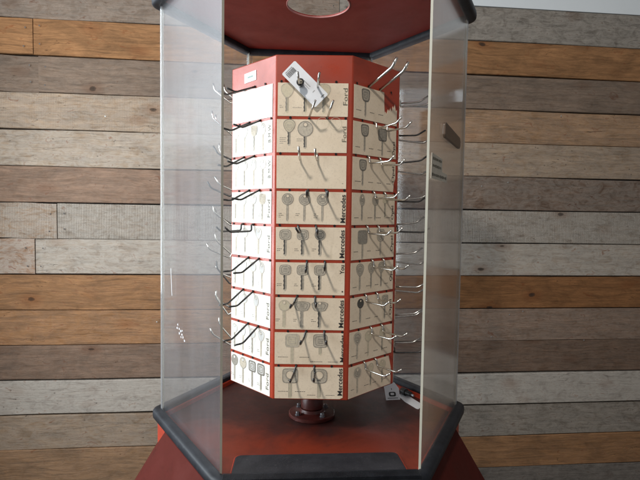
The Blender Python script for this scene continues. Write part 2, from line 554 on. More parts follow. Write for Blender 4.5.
# red lip standing up inside the rubber edge
mb = MB()
ho, hi = hexp(.3535), hexp(.3455)
for i in range(6):
    j = (i + 1) % 6
    mb.add([(*ho[i], -.024), (*ho[j], -.024), (*ho[j], -.014), (*ho[i], -.014), (*hi[i], -.024), (*hi[j], -.024), (*hi[j], -.014), (*hi[i], -.014)],
           [(3, 2, 6, 7), (4, 7, 6, 5), (0, 1, 2, 3)])
in_case(mb.build('deck_lip', M_RED, case))
# collar
mb = MB()
mb.prism(hexp(.3665), -.14, -.021, 0, top=False, bottom=False)
in_case(mb.build('collar', M_RED, case))
# flared pedestal body: eight sided, its narrow sides under the left and right corners
def hex_hit(deg, R):
    a = math.radians(deg % 60 - 30)
    return R * math.cos(math.radians(30)) / math.cos(a)
mb = MB()
ang = (188.5, 240, 300, 351.5, 8.5, 60, 120, 171.5)
up_ = [(hex_hit(a, .3675) * math.cos(math.radians(a)), hex_hit(a, .3675) * math.sin(math.radians(a)), -.039) for a in ang]
lo_ = [((hex_hit(a, .3675) + .155) * math.cos(math.radians(a)), (hex_hit(a, .3675) + .155) * math.sin(math.radians(a)), -.30) for a in ang]
bt_ = [(x * .98, y * .98, ZFLOOR + .002) for x, y, z in lo_]
n = 8
mb.add(up_ + lo_ + bt_, [(i, (i + 1) % n, n + (i + 1) % n, n + i) for i in range(n)] + [(n + i, n + (i + 1) % n, 2 * n + (i + 1) % n, 2 * n + i) for i in range(n)] + [tuple(reversed(range(2 * n, 3 * n)))])
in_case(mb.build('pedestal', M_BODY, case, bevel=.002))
# rubber edgings
def edging(z0, z1, rout, name):
    pts = round_poly(hexp(.3675, (z0 + z1) / 2), .018, 5)
    # resample so the ribs and the profile stay even
    mb = MB()
    mb.tube(pts, .0125, 14, 0, closed=True, prof=.62)
    return in_case(mb.build(name, [M_RUB], case, smooth=True))
edging(-.0255, -.0005, 0, 'rubber_edging')
edging(.9245, .9495, 0, 'rubber_edging')
# ribbed strip on the front edge
mb = MB()
N = 150
for k in range(N):
    x = -.176 + .352 * (k + .5) / N
    mb.box(x - .00075, x + .00075, -.3335, -.3105, -.004, .0006)
in_case(mb.build('ribbed_strip', M_RUB, case))
# roof with round opening
mb = MB()
RH, CYH, ns = .072, -.015, 48
hole = [(RH * math.cos(2 * PI * k / ns), CYH + RH * math.sin(2 * PI * k / ns)) for k in range(ns)]
def hexray(x, y, R):
    a = math.degrees(math.atan2(y - CYH, x))
    d = Vector((math.cos(math.radians(a)), math.sin(math.radians(a))))
    best = 9
    for q in range(6):
        nn = Vector((math.cos(math.radians(30 + 60 * q)), math.sin(math.radians(30 + 60 * q))))
        den = d.dot(nn)
        if den > 1e-6:
            t = (R * math.cos(math.radians(30)) - Vector((0, CYH)).dot(nn)) / den
            best = min(best, t)
    return (d.x * best, CYH + d.y * best)
# outer ring: rays of the hole plus the hexagon corners
angs = sorted(set([2 * PI * k / ns for k in range(ns)] + [math.atan2(y - CYH, x) % (2 * PI) for x, y in hexp(.356)]))
inn = [(RH * math.cos(a), CYH + RH * math.sin(a)) for a in angs]
outr = [hexray(math.cos(a), CYH + math.sin(a), .356) for a in angs]
m = len(angs)
vs = [(*p, .941) for p in inn] + [(*p, .941) for p in outr] + [(*p, .9455) for p in inn] + [(*p, .9455) for p in outr]
fs = []
for i in range(m):
    j = (i + 1) % m
    fs += [(i, j, m + j, m + i), (2 * m + i, 3 * m + i, 3 * m + j, 2 * m + j), (i, 2 * m + i, 2 * m + j, j), (m + i, m + j, 3 * m + j, 3 * m + i)]
mb.add(vs, fs)
in_case(mb.build('roof', red_paint('dark_red_roof_paint', base=(.26, .021, .011), grime=.2, rough=.4), case))
mb = MB()
mb.tube([(x, y, .9412) for x, y in hole], .0016, 6, closed=True)
in_case(mb.build('opening_rim', simple('lit_rim', (.50, .22, .20), .4), case, smooth=True))  # pinkish tone paints the light caught on the sheet edge

# panes
TH = .0045
def pane(a, b, mat, z0=-.012, z1=.936, hole=None, trim=.004, edges=True):
    d = (b - a).normalized()
    nrm = Vector((d.y, -d.x, 0))
    Ln = (b - a).length
    mb = MB()
    s0, s1 = trim, Ln - trim
    def P(s, z, w):
        p = a + d * s + nrm * (w * TH)
        return (p.x, p.y, z)
    outer = [(s0, z0), (s1, z0), (s1, z1), (s0, z1)]
    if hole is None:
        for w in (.5, -.5):
            mb.add([P(s, z, w) for s, z in outer], [(0, 1, 2, 3) if w > 0 else (3, 2, 1, 0)], 0)
    else:
        hs0, hs1, hz0, hz1 = hole
        ring = []
        rr = .009
        for (cs, cz, a0) in ((hs1 - rr, hz1 - rr, 0), (hs0 + rr, hz1 - rr, 90), (hs0 + rr, hz0 + rr, 180), (hs1 - rr, hz0 + rr, 270)):
            for k in range(6):
                an = math.radians(a0 + 90 * k / 5)
                ring.append((cs + rr * math.cos(an), cz + rr * math.sin(an)))
        q = len(ring)
        oc = [(s1, z1), (s0, z1), (s0, z0), (s1, z0)]
        for w in (.5, -.5):
            b0 = len(mb.v)
            vs = [P(s, z, w) for s, z in ring] + [P(s, z, w) for s, z in oc]
            fs = []
            for c4 in range(4):
                for k in range(5):
                    fs.append((c4 * 6 + k, c4 * 6 + k + 1, q + c4))
                fs.append((c4 * 6 + 5, (c4 * 6 + 6) % q, q + (c4 + 1) % 4, q + c4))
            if w < 0: fs = [tuple(reversed(f)) for f in fs]
            mb.add(vs, fs, 0)
        mb.add([P(s, z, .5) for s, z in ring] + [P(s, z, -.5) for s, z in ring], [(k, (k + 1) % q, q + (k + 1) % q, q + k) for k in range(q)], 1)
    mb.add([P(s, z, .5) for s, z in outer] + [P(s, z, -.5) for s, z in outer], [(k, (k + 1) % 4, 4 + (k + 1) % 4, 4 + k) for k in range(4)], 1)
    return in_case(mb.build('pane', [mat, M_EDGE], case, recalc=False))
pane(FL_, L_, M_ACRL)
pane(FR_, R_, M_ACRR)
pane(L_, RL_, M_ACR)
pane(RL_, RR_, M_ACR)
pane(RR_, R_, M_ACR)
for P0 in (L_, R_, RL_, RR_):
    mb = MB()
    dirc = P0.normalized()
    tang = Vector((-dirc.y, dirc.x, 0))
    c = P0 - dirc * .004
    ring = []
    for k in range(9):
        an = math.radians(-75 + 150 * k / 8)
        ring.append(c + dirc * .006 * math.cos(an) + tang * .0095 * math.sin(an))
    for k in range(9):
        an = math.radians(75 - 150 * k / 8)
        ring.append(c + dirc * (.006 * math.cos(an) - .002) + tang * .008 * math.sin(an))
    mb.prism([(p.x, p.y) for p in ring], -.012, .936, 0)
    o = in_case(mb.build('corner_strip', M_JOINT, case))
    smooth_by_angle(o)

# sticker on the right pane, its three lines of writing worn to dashes
d = (R_ - FR_).normalized(); nrm = Vector((d.y, -d.x, 0))
def on_pane(s, z, w):
    p = FR_ + d * s + nrm * w
    return (p.x, p.y, z)
def pane_plate(pl, w0, w1, name, mat, parent, loc=True, bev=0):
    mb = MB()
    n = len(pl)
    mb.add([on_pane(s, z, w0) for s, z in pl] + [on_pane(s, z, w1) for s, z in pl],
           [tuple(range(n)), tuple(range(2 * n - 1, n - 1, -1))] + [(k, (k + 1) % n, n + (k + 1) % n, n + k) for k in range(n)])
    o = mb.build(name, mat, parent, bevel=bev)
    if loc: in_case(o)
    return o
st = pane_plate([(.020, .531), (.158, .531), (.160, .547), (.112, .549), (.110, .574), (.022, .577)], TH / 2 + .0002, TH / 2 + .0007, 'sticker', M_STICK, case)
mb = MB()
for zc, sa, sb in ((.568, .030, .104), (.555, .030, .100), (.5385, .026, .150)):
    s = sa
    while s < sb:
        wd = random.uniform(.005, .011)
        hh = random.uniform(.0018, .0030)
        e = min(s + wd, sb)
        mb.add([on_pane(s, zc - hh, TH / 2 + .0010), on_pane(e, zc - hh, TH / 2 + .0010), on_pane(e, zc + hh, TH / 2 + .0010), on_pane(s, zc + hh, TH / 2 + .0010)], [(0, 1, 2, 3)])
        s += wd + random.uniform(.0018, .004)
mb.build('lettering', M_INKF, st)
gp = [(.262, .6375), (.112, .6465), (.106, .642), (.106, .622), (.112, .6165), (.262, .6125), (.270, .618), (.270, .632)]
pane_plate(gp, TH / 2 + .0002, TH / 2 + .0062, 'finger_pull', M_PULL, case, bev=.0015)
# marks left on the left pane
d = (L_ - FL_).normalized(); nrm = Vector((-d.y, d.x, 0)) * 1.0
if nrm.x > 0: nrm = -nrm
FRs, FR_ = FR_, FL_
pane_plate([(.2790, .339), (.2803, .338), (.2730, .278), (.2715, .279)], TH / 2 + .0001, TH / 2 + .0003, 'scratch', M_WHITE, case)
mb = MB()
for (s0, z0) in ((.232, .222), (.224, .215), (.214, .212), (.206, .206), (.199, .202), (.212, .200), (.222, .205), (.236, .214), (.19, .196), (.205, .214)):
    k = 7
    ph = random.uniform(0, 6)
    mb.add([on_pane(s0 + random.uniform(.25, .8) * .006 * math.cos(ph + 2 * PI * q / k), z0 + random.uniform(.2, .75) * .0055 * math.sin(ph + 2 * PI * q / k), TH / 2 + .0003) for q in range(k)], [tuple(range(k))])
in_case(mb.build('tape_residue', simple('dried_glue', (.50, .51, .53), .7), case))
FR_ = FRs
# rubber mat let into the deck
mb = MB()
trap = [(-.163, -.206, 0), (-.166, -.300, 0), (.166, -.300, 0), (.161, -.206, 0)]
poly = round_poly(trap, .012, 5)
mb.prism([(p.x, p.y) for p in poly], -.0238, -.0185, 0)
mt = in_case(mb.build('deck_mat', M_MAT, case, bevel=.0012))
rp = [Vector((p.x * 1.008, -.206 + (p.y + .206) * 1.0 + .0016, -.0215)) for p in poly]
mb = MB()
mb.tube([(p.x, p.y, p.z) for p in rp], .0016, 6, closed=True)
in_case(mb.build('mat_rim', M_RED, case, smooth=True))

# ------------------------------------------------------------------ key carousel
DROT = -.0886
S = .1522
RIN = S / 2 / math.tan(PI / 8)
RC = S / 2 / math.sin(PI / 8)
ZB, ZTOP = .0826, .776
ZC0 = -.024
car = empty('key_carousel', 'red octagonal revolving rack of key cards and wire hooks on a post', 'key rack', (0, 0, ZC0), DROT)
def zl(z): return z - ZC0
mb = MB()
octo = [(RC * math.cos(-PI / 2 + PI / 8 + k * PI / 4), RC * math.sin(-PI / 2 + PI / 8 + k * PI / 4)) for k in range(8)]
mb.prism(octo, zl(ZB), zl(ZTOP), 0)
drum = mb.build('drum', [M_REDDRUM, M_BLACK], car, bevel=.0022, bseg=3)
ROW = .0713
ZS0 = .7240
def strip_z(i): return ZS0 - i * ROW
def shift(i): return .0085 if i % 2 else -.0105
FACES = (0, -1, 1, -2, 2)
def face_m(k): return Matrix.Rotation(k * PI / 4, 4, 'Z') @ Matrix.Translation((0, -RIN, 0))
# peg holes
mb = MB()
for k in FACES:
    Mf = face_m(k)
    for i in range(9):
        for q in (-1.5, -.5, .5, 1.5):
            u = shift(i) + q * .0365 + random.uniform(-.001, .001); z = zl(strip_z(i)) + random.uniform(-.0008, .0008)
            mb.add([Mf @ Vector((u + .0026 * math.cos(2 * PI * a / 10), -.0016, z + .0026 * math.sin(2 * PI * a / 10))) for a in range(10)], [tuple(range(10))])
bm = bmesh.new(); bm.from_mesh(drum.data)
for f_ in mb.f:
    nf = bm.faces.new([bm.verts.new(mb.v[i]) for i in f_]); nf.material_index = 1
bm.to_mesh(drum.data); bm.free()

CW0, CW1 = -.0728, .0665
CH = .0652
# flat print helpers in card space (u right, v up, layer)
class Print:
    def __init__(self, mb, M): self.mb = mb; self.M = M; self.layer = 0
    def poly(self, pts, mat, lay):
        y = -.0010 - lay * .00012
        self.mb.add([self.M @ Vector((u, y, v)) for u, v in pts], [tuple(range(len(pts)))], mat)
    def ring(self, po, pi, mat, lay):
        y = -.0010 - lay * .00012
        n = len(po)
        vs = [self.M @ Vector((u, y, v)) for u, v in po] + [self.M @ Vector((u, y, v)) for u, v in pi]
        self.mb.add(vs, [(i, (i + 1) % n, n + (i + 1) % n, n + i) for i in range(n)], mat)

def head_outline(kind, cu, cv, r, n=28):
    pts = []
    for i in range(n):
        a = 2 * PI * i / n
        c, s = math.cos(a), math.sin(a)
        if kind == 'round': x, y = c, s
        elif kind == 'oval': x, y = c * .78, s * 1.15
        elif kind == 'square':
            x = math.copysign(abs(c) ** .38, c); y = math.copysign(abs(s) ** .38, s) * .95
        elif kind == 'soft':
            x = math.copysign(abs(c) ** .6, c) * 1.06; y = math.copysign(abs(s) ** .6, s) * .95
        elif kind == 'trap':
            x = math.copysign(abs(c) ** .55, c) * (1 + .22 * s); y = math.copysign(abs(s) ** .55, s) * 1.05
        elif kind == 'wide':
            x = math.copysign(abs(c) ** .6, c) * 1.3 * (1 + .12 * math.sin(3 * a)); y = math.copysign(abs(s) ** .7, s) * .8
        elif kind == 'cup':
            x = c * (1.0 + .28 * s); y = s * 1.15
        pts.append((cu + x * r, cv + y * r))
    return pts

def draw_key(pr, u, vt, r, kind='round', fill=2, line=3, blade=2, bw=.0048, bl=.034, half=None, hole=True, logo=None, faint=False):
    """vt = v of the head's top"""
    cv = vt - r
    # blade
    b0, b1 = cv - r * .85, cv - r * .85 - bl
    w = bw / 2
    tip = [(u - w, b0), (u + w, b0), (u + w, b1 + .004), (u + w * .2, b1), (u - w, b1 + .002)]
    pr.poly(tip, blade, 1)
    if half is not None:
        teeth = []
        k = 7
        for i in range(k + 1):
            vv = b0 - (b0 - b1 - .004) * i / k
            teeth.append((u - w * (1.25 if i % 2 else .85), vv))
        pr.poly(teeth + [(u - w * .05, b1 + .004), (u - w * .05, b0)], half, 2)
        pr.poly([(u + w * .35, b0), (u + w * .7, b0), (u + w * .7, b1 + .005), (u + w * .35, b1 + .005)], half if half < 4 else 3, 2)
    else:
        pr.poly([(u - w, b0), (u - w * .72, b0), (u - w * .72, b1 + .003), (u - w, b1 + .003)], line, 2)
        pr.poly([(u + w * .72, b0), (u + w, b0), (u + w, b1 + .005), (u + w * .72, b1 + .005)], line, 2)
        pr.poly([(u - w * .1, b0), (u + w * .15, b0), (u + w * .15, b1 + .004), (u - w * .1, b1 + .004)], line, 2)
    o = head_outline(kind, u, cv, r)
    pr.poly(o, fill, 3)
    inn = head_outline(kind, u, cv, r * .90)
    pr.ring(o, inn, line, 4)
    if logo is not None:
        i1 = head_outline(kind, u, cv, r * .70); i2 = head_outline(kind, u, cv, r * .60)
        pr.ring(i1, i2, logo, 5)
        for q in (-.28, 0, .25):
            pr.poly([(u - r * .42, cv + q * r - r * .06), (u + r * .42, cv + q * r - r * .06 - r * .03), (u + r * .38, cv + q * r + r * .05), (u - r * .38, cv + q * r + r * .05)], logo, 5)
    if hole:
        ho = head_outline('round', u, cv + r * .52, r * .22, 14)
        pr.poly(ho, 0, 6)
        pr.ring(ho, head_outline('round', u, cv + r * .52, r * .30, 14), line, 7)
    # shoulders
    pr.poly([(u - w * 1.7, b0 + .0028), (u + w * 1.7, b0 + .0028), (u + w * 1.4, b0 - .0012), (u - w * 1.4, b0 - .0012)], fill, 2)

def dashes(pr, u, v, n=3, lines=2, mat=4, h=.0011):
    for j in range(lines):
        x = u
        for i in range(n + random.choice((0, 1))):
            wd = random.uniform(.0012, .0034)
            pr.poly([(x, v - h / 2 - j * .0036), (x + wd, v - h / 2 - j * .0036), (x + wd, v + h / 2 - j * .0036), (x, v + h / 2 - j * .0036)], mat, 1)
            x += wd + .0008

HV = CH / 2
def uf(fr): return CW0 + (CW1 - CW0) * fr
def art(face, row, pr):
    k = dict
    if face == 0:
        if row == 0:
            for u, dk in ((-.054, 3), (-.018, 4), (.019, 3)):
                draw_key(pr, u, HV - .003, .0125, 'cup', 1, 2, 1, .006, .034, half=dk if dk == 4 else 3, hole=False)
            dashes(pr, -.069, -.012, 2, 2, 3); dashes(pr, -.043, -.016, 5, 1, 3); dashes(pr, -.002, -.016, 4, 1, 3)
        elif row == 1:
            draw_key(pr, -.048, HV - .0015, .0115, 'cup', 1, 3, 2, .0056, .030, half=4, hole=False, logo=2)
            draw_key(pr, -.016, HV - .003, .0155, 'round', 2, 3, 2, .0058, .027, half=4)
            for u in (.018, .044): pr.ring(head_outline('round', u, HV - .008, .0125), head_outline('round', u, HV - .008, .0118), 1, 1)
            dashes(pr, -.067, -.004, 3, 4, 3); dashes(pr, -.033, -.006, 4, 2, 3)
        elif row == 2:
            dashes(pr, .058, -.022, 1, 1, 3)
            pr.poly([(-.012, -.006), (-.0115, -.006), (-.0115, -.027), (-.012, -.027)], 1, 1)  # faint stroke: a hook's shadow drawn onto the card
        elif row == 3:
            for u in (-.0505, -.0165, .0195):
                draw_key(pr, u, HV - .004, .0118, 'round', 2, 3, 2, .0044, .035, hole=True, logo=3)
                dashes(pr, u - .0175, -.012, 2, random.choice((2, 3)), 4)
        elif row in (4, 5):
            for q, u in enumerate((-.0535, -.0185, .0165)):
                kind = 'soft' if not (row == 4 and q == 2) else 'round'
                draw_key(pr, u, HV - .004, .0112, kind, 2 if kind == 'soft' else 3, 3, 2, .0062, .034, half=4 if not (row == 5 and q == 2) else 5, hole=False, logo=3 if kind == 'soft' else 4)
                dashes(pr, u - .0165, -.011, 2, 2, 4)
        elif row == 6:
            for q, u in enumerate((-.055, -.019, .017)):
                draw_key(pr, u, HV - .005, .0115 if q < 1 else .0122, ('round', 'wide', 'wide')[q], (1, 2, 2)[q], (2, 3, 3)[q], (1, 2, 2)[q], .0064, .036, half=None if q == 0 else (3, 4)[q - 1], hole=q != 1, logo=None if q == 0 else 3)
                dashes(pr, u - .017, -.012, 2, 2, 4)
        elif row == 7:
            draw_key(pr, -.037, HV - .002, .0145, 'square', 2, 2, 1, .0064, .036, hole=False, logo=1)
            draw_key(pr, .020, HV - .002, .0145, 'square', 2, 3, 1, .006, .018, hole=False, logo=3)
            for u in (-.066, -.022): dashes(pr, u, -.018, 6, 1, 4)
            for u in (.0, .036): dashes(pr, u, -.027, 6, 1, 4)
        else:
            for u, kd in ((-.041, 'square'), (.018, 'soft')):
                draw_key(pr, u, HV - .002, .0160, kd, 2, 3, 1, .0068, .034, hole=False)
                ho = head_outline('round', u, HV - .016, .0078, 20)
                pr.poly(ho, 0, 6); pr.ring(ho, head_outline('round', u, HV - .016, .0092, 20), 3, 7)
                pr.poly([(u - .004, HV - .028), (u + .004, HV - .028), (u + .003, HV - .026), (u - .003, HV - .026)], 4, 6)
            for u, v in ((-.066, -.018), (-.031, -.018), (-.006, -.025), (.032, -.025)): dashes(pr, u, v, 6, 1, 4)
    elif face == -1:
        if row == 0: return
        fr = (.10, .33, .57, .79) if row not in (4,) else (.12, .36, .70)
        if row == 6: fr = (.13, .36, .66)
        for q, f in enumerate(fr):
            if row == 8:
                draw_key(pr, uf(f), HV - .003, .0125, ('round', 'round', 'square', 'square')[q], (3, 2, 3, 3)[q], (3, 3, 4, 4)[q], 2, .0056, .036, hole=q < 2, logo=1 if q > 1 else None)
            else:
                strong = (row == 3 and q == 3) or (row == 1 and q == 2)
                draw_key(pr, uf(f), HV - .005, .0105, ('oval', 'round', 'cup', 'round')[(q + row) % 4] if not strong else 'trap', 2 if strong else 1, 2, 2, .0048, .036, half=3 if (strong or (row + q) % 2) else None, hole=not strong, logo=2 if strong else None)
            dashes(pr, uf(f) - .0135, -.014, 2, 2, 3)
    elif face == 1:
        spec = {
            0: [(.25, 'trap', 3, 4, .0122)], 1: [(.25, 'trap', 3, 4, .0115), (.66, 'square', 3, 4, .0140)], 2: [(.22, 'trap', 3, 4, .0108)],
            3: [(.22, 'oval', 2, 3, .0105), (.52, 'round', 2, 3, .0105), (.76, 'soft', 1, 1, .008)], 4: [(.24, 'square', 3, 3, .0150), (.66, 'trap', 2, 3, .0125)],
            5: [(.20, 'cup', 2, 3, .0115), (.46, 'cup', 2, 3, .0105), (.70, 'cup', 2, 3, .0105)], 6: [(.22, 'round', 4, 5, .0100), (.80, 'square', 2, 3, .0110)],
            7: [(.17, 'cup', 2, 2, .0115), (.42, 'round', 1, 2, .0115), (.76, 'round', 1, 2, .0105)], 8: [(.19, 'round', 2, 2, .0120), (.50, 'round', 1, 2, .009), (.78, 'round', 1, 2, .0110)],
        }[row]
        for f, kd, fi, ln, r in spec:
            draw_key(pr, uf(f), HV - .004, r, kd, fi, ln, min(fi, 2), .0052, .034, half=3 if ln > 3 or r < .0115 else None, hole=kd in ('round', 'oval'), logo=3 if fi == 2 else (2 if kd == 'trap' else None))
        for f in (.05, .35, .55, .78)[: 4 if row != 4 else 3]:
            if row == 0 and f > .6: continue
            dashes(pr, uf(f), -.016 - .002 * (row % 2), 4, 1, 4, .0014)
    else:
        kinds = ('round', 'trap', 'soft', 'cup', 'oval')
        for q in range(4):
            draw_key(pr, uf(.13 + .22 * q), HV - .004, random.uniform(.010, .012), random.choice(kinds), 2, 3, 2, .005, .035, half=random.choice((None, 3, 4)), hole=True)
            dashes(pr, uf(.13 + .22 * q) - .014, -.014, 2, 2, 4)

def card_poly(face, row):
    base = [(CW0, -HV), (CW1, -HV), (CW1, HV), (CW0, HV)]
    if face == 1 and row == 0:   # torn: the upper right corner is gone
        return [(CW0, -HV), (CW1, -HV), (CW1, .002), (.0625, -.001), (.0585, .014), (.0555, .003), (.0515, .008), (.048, -.004), (.043, .004), (.040, -.005), (.0355, -.001), (.0305, -.012), (.0265, -.007), (.0245, -.014), (.0225, .006), (.0215, HV), (CW0, HV)]
    if face == 1 and row == 8:
        return [(CW0, -HV), (CW1, -HV), (CW1, .004), (.058, HV), (CW0, HV)]
    if face == 0 and row == 8:
        return [(CW0, -HV), (CW1 - .006, -HV), (CW1, -HV + .003), (CW1, HV), (CW0, HV)]
    if face == 1 and row == 2:
        return [(CW0, -HV), (.060, -HV), (.062, -.012), (CW1, -.004), (CW1, HV), (CW0, HV)]
    return base

WORDS = {
    (0, 0): ('Ford', 0, .033, .0088, -.010), (0, 1): ('Ford', 0, .030, .0085, -.011),
    (0, 3): ('Mercedes', 1, .0560, .0098, -.0285), (0, 4): ('Mercedes', 1, .0560, .0098, -.0285), (0, 5): ('You', 1, .0185, .0090, .0105),
    (0, 6): ('Mercedes', 1, .0560, .0098, -.0270), (0, 7): ('Mercedes', 1, .0560, .0098, -.0270), (0, 8): ('Mercedes', 1, .0560, .0098, -.0250),
    (-1, 1): ('B M W', 1, .036, .0090, -.012), (-1, 2): ('B M W', 1, .036, .0090, -.012), (-1, 3): ('Ford', 0, .036, .0088, -.020), (-1, 4): ('Ford', 0, .034, .0088, -.020),
    (-1, 6): ('Ford', 0, .034, .0088, -.016), (-1, 7): ('Ford', 0, .034, .0088, -.018), (-1, 8): ('Ford', 0, .034, .0088, -.020),
    (1, 1): ('Opel', 1, .030, .0100, -.026), (1, 2): ('Opel', 1, .034, .0105, -.012), (1, 3): ('Opel', 1, .030, .0100, -.022), (1, 4): ('Opel', 1, .034, .0105, -.020),
    (1, 5): ('Opel', 1, .030, .0100, -.014), (1, 6): ('Opel', 1, .034, .0105, -.018),
}
for k in FACES:
    Mf = face_m(k)
    for row in range(9):
        zc = zl(strip_z(row)) - .0030 - CH / 2
        tilt = random.uniform(-.006, .006)
        Mc = Mf @ Matrix.Translation((random.uniform(-.0007, .0007), 0, zc)) @ Matrix.Rotation(tilt, 4, 'Y')
        mb = MB()
        pr_ = Print(mb, Mc)
        pts = card_poly(k, row)
        q = len(pts)
        mb.add([Mc @ Vector((u, -.0010, v)) for u, v in pts], [tuple(range(q))], 0)
        mb.add([Mc @ Vector((u, -.0010, v)) for u, v in pts] + [Mc @ Vector((u, -.0002, v)) for u, v in pts], [(i, q + i, q + (i + 1) % q, (i + 1) % q) for i in range(q)], 0)
        art(k, row, pr_)
        card = mb.build('key_card', CARD_MATSLIT if k < 0 else CARD_MATS, car, recalc=False)
        if (k, row) == (1, 0):
            card['label'] = 'torn card with its upper corner ripped away'
        if (k, row) in WORDS:
            s, bold, ln, ht, v0 = WORDS[(k, row)]
            vs, fs = text_geo(s, ln, ht, (.016 if k == 0 else 0.0) if bold else 0.0)
            tm = MB()
            ub = .0655
            if (k, row) == (0, 7): ub = .0700
            if k == -1: ub = .0630
            if k == 1: ub = .0640
            out = []
            for x, y in vs:
                u = ub - y
                out.append(Mc @ Vector((min(u, CW1), -.00165, v0 + x)))
            tm.add(out, fs, 0)
            ink = M_INK if (bold and k != -1) else M_INKF
            tm.build('lettering', ink, card, recalc=False)
            if (k, row) == (0, 5):   # the last trace of the worn-off lower part of the word
                tm = MB()
                Print(tm, Mc).poly([(.061, -.0265), (.0635, -.0265), (.0635, -.0235), (.061, -.0235)], 0, 5)
                tm.build('lettering', ink, card, recalc=False)

# wire hooks
def hook_mesh(kind, mat):
    mb = MB()
    if kind == 'cranked':
        pts = [(0, .004, 0), (0, -.003, 0), (0, -.0052, -.0015), (0, -.0058, -.004), (0, -.0058, -.0100), (0, -.0068, -.0128), (0, -.0095, -.0140), (0, -.030, -.0140), (0, -.052, -.0138), (0, -.0565, -.0130), (0, -.0605, -.0105), (0, -.0690, -.0035)]
    elif kind == 'straight':
        pts = [(0, .004, 0), (0, -.020, 0), (0, -.044, 0), (0, -.0485, .0008), (0, -.0525, .0028), (0, -.0660, .0122)]
    else:
        pts = [(0, .004, 0), (0, -.030, 0), (0, -.062, 0), (0, -.066, .001), (0, -.070, .003), (0, -.0815, .0100)]
    mb.tube(pts, .0030 if kind == 'long' else .0020, 8)
    o = mb.build('hook', mat, car, smooth=True)
    return o
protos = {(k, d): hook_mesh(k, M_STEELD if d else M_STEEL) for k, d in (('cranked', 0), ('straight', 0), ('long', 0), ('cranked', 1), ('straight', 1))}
used = {k: False for k in protos}
def put_hook(kind, k, i, u, pitch, yaw, roll=0.0, dz=0.0, dark=0, ln=1.0):
    kind = (kind, dark)
    o = protos[kind]
    if used[kind]:
        o = protos[kind].copy(); COL.objects.link(o); o.parent = car
    used[kind] = True
    o.matrix_basis = face_m(k) @ Matrix.Translation((u, -.0012, zl(strip_z(i)) + dz)) @ Matrix.Rotation(yaw, 4, 'Z') @ Matrix.Rotation(-pitch, 4, 'X') @ Matrix.Rotation(roll, 4, 'Y') @ Matrix.Diagonal((1, ln, 1, 1))
    return o
R_d = math.radians
for k in FACES:
    for i in range(9):
        for q in (-.5, .5):
            u = shift(i) + q * .0365
            yaw = R_d(random.uniform(-4, 4)); pit = R_d(random.uniform(-3, 3)); roll = R_d(random.uniform(-8, 8)); kind = 'cranked'
            if k == 0:
                if i == 0: pit += R_d(4)
                if i == 1: kind = 'straight'; pit = R_d(8); yaw = R_d(9 if q < 0 else 6); roll = R_d(20)
                if i == 2: pit += R_d(6)
                if i == 4 and q < 0: roll = R_d(-25)
                if i in (6, 7, 8) and q < 0: roll = R_d(14 if i != 6 else 22); yaw = R_d(-5)
            if k == -1:
                if i == 8: continue
                if i == 4: pit = R_d(-2)
                else:
                    kind = 'straight'; pit = R_d(-27 + random.uniform(-4, 4)); yaw = R_d(random.uniform(-6, 4))
                    if i in (5, 6, 7): pit = R_d(-35 + random.uniform(-3, 3))
                if i == 0: pit = R_d(-22)
            if k == 1:
                if i == 0: kind = 'long'; pit = R_d(25); yaw = R_d(0)
                if i == 1: pit += R_d(5)
                if i == 8: pit = R_d(-4)
            if k in (-2, 2):
                kind = random.choice(('cranked', 'straight', 'cranked'))
                pit = R_d(random.uniform(-9, 7) if k == 2 else random.uniform(18, 55))
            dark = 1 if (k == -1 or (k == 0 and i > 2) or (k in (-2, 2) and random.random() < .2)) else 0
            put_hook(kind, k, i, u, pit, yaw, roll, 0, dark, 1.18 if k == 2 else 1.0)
# white sticker on the upper left face
Mf = face_m(-1)
mb = MB()
Ms = Mf @ Matrix.Translation((-.0085, -.0002, zl(.7475))) @ Matrix.Rotation(R_d(-2), 4, 'Y')
vs = [(-.0205, 0, -.0098), (.0205, 0, -.0098), (.0205, 0, .0098), (-.0205, 0, .0098)]
mb.add([Ms @ Vector((x, -.0008, z)) for x, y, z in vs], [(0, 1, 2, 3)])
mb.add([Ms @ Vector((x, -.0008, z)) for x, y, z in vs] + [Ms @ Vector((x, 0, z)) for x, y, z in vs], [(i, 4 + i, 4 + (i + 1) % 4, (i + 1) % 4) for i in range(4)])
stk = mb.build('sticker', M_WHITE, car, recalc=False)
mb = MB()
pr_ = Print(mb, Ms)
x = -.009
while x < .008:
    wd = random.uniform(.001, .0024)
    pr_.poly([(x, -.002), (x + wd, -.002), (x + wd, .002), (x, .002)], 0, 2); x += wd + .0006
mb.build('lettering', simple('faded_green_print', (.28, .36, .33), .6), stk, recalc=False)
# post and flange
mb = MB()
mb.lathe([(0, zl(-.006)), (.0235, zl(-.006)), (.0265, zl(-.003)), (.0265, zl(.016)), (.0225, zl(.022)), (.0225, zl(.032)), (.019, zl(.034)), (.019, zl(ZB + .002))], 40)
o = mb.build('post', M_POST, car); smooth_by_angle(o)
mb = MB()
mb.lathe([(0, zl(-.0238)), (.0545, zl(-.0238)), (.056, zl(-.0225)), (.056, zl(-.0172)), (.054, zl(-.0155)), (.034, zl(-.0150)), (.030, zl(-.0125)), (.0275, zl(-.006)), (0, zl(-.006))], 48)
fl = mb.build('flange', M_POST, car); smooth_by_angle(fl)
for a in (218, 308, 143, 38):
    ca, sa = .0415 * math.cos(R_d(a)), .0415 * math.sin(R_d(a))
    mb = MB()
    mb.lathe([(0, zl(-.0153)), (.0068, zl(-.0153)), (.0068, zl(-.0140)), (.0048, zl(-.0138)), (.0048, zl(-.0085)), (.0036, zl(-.0068)), (0, zl(-.0062))], 6, cx=ca, cy=sa)
    mb.build('bolt', M_BOLT, fl)

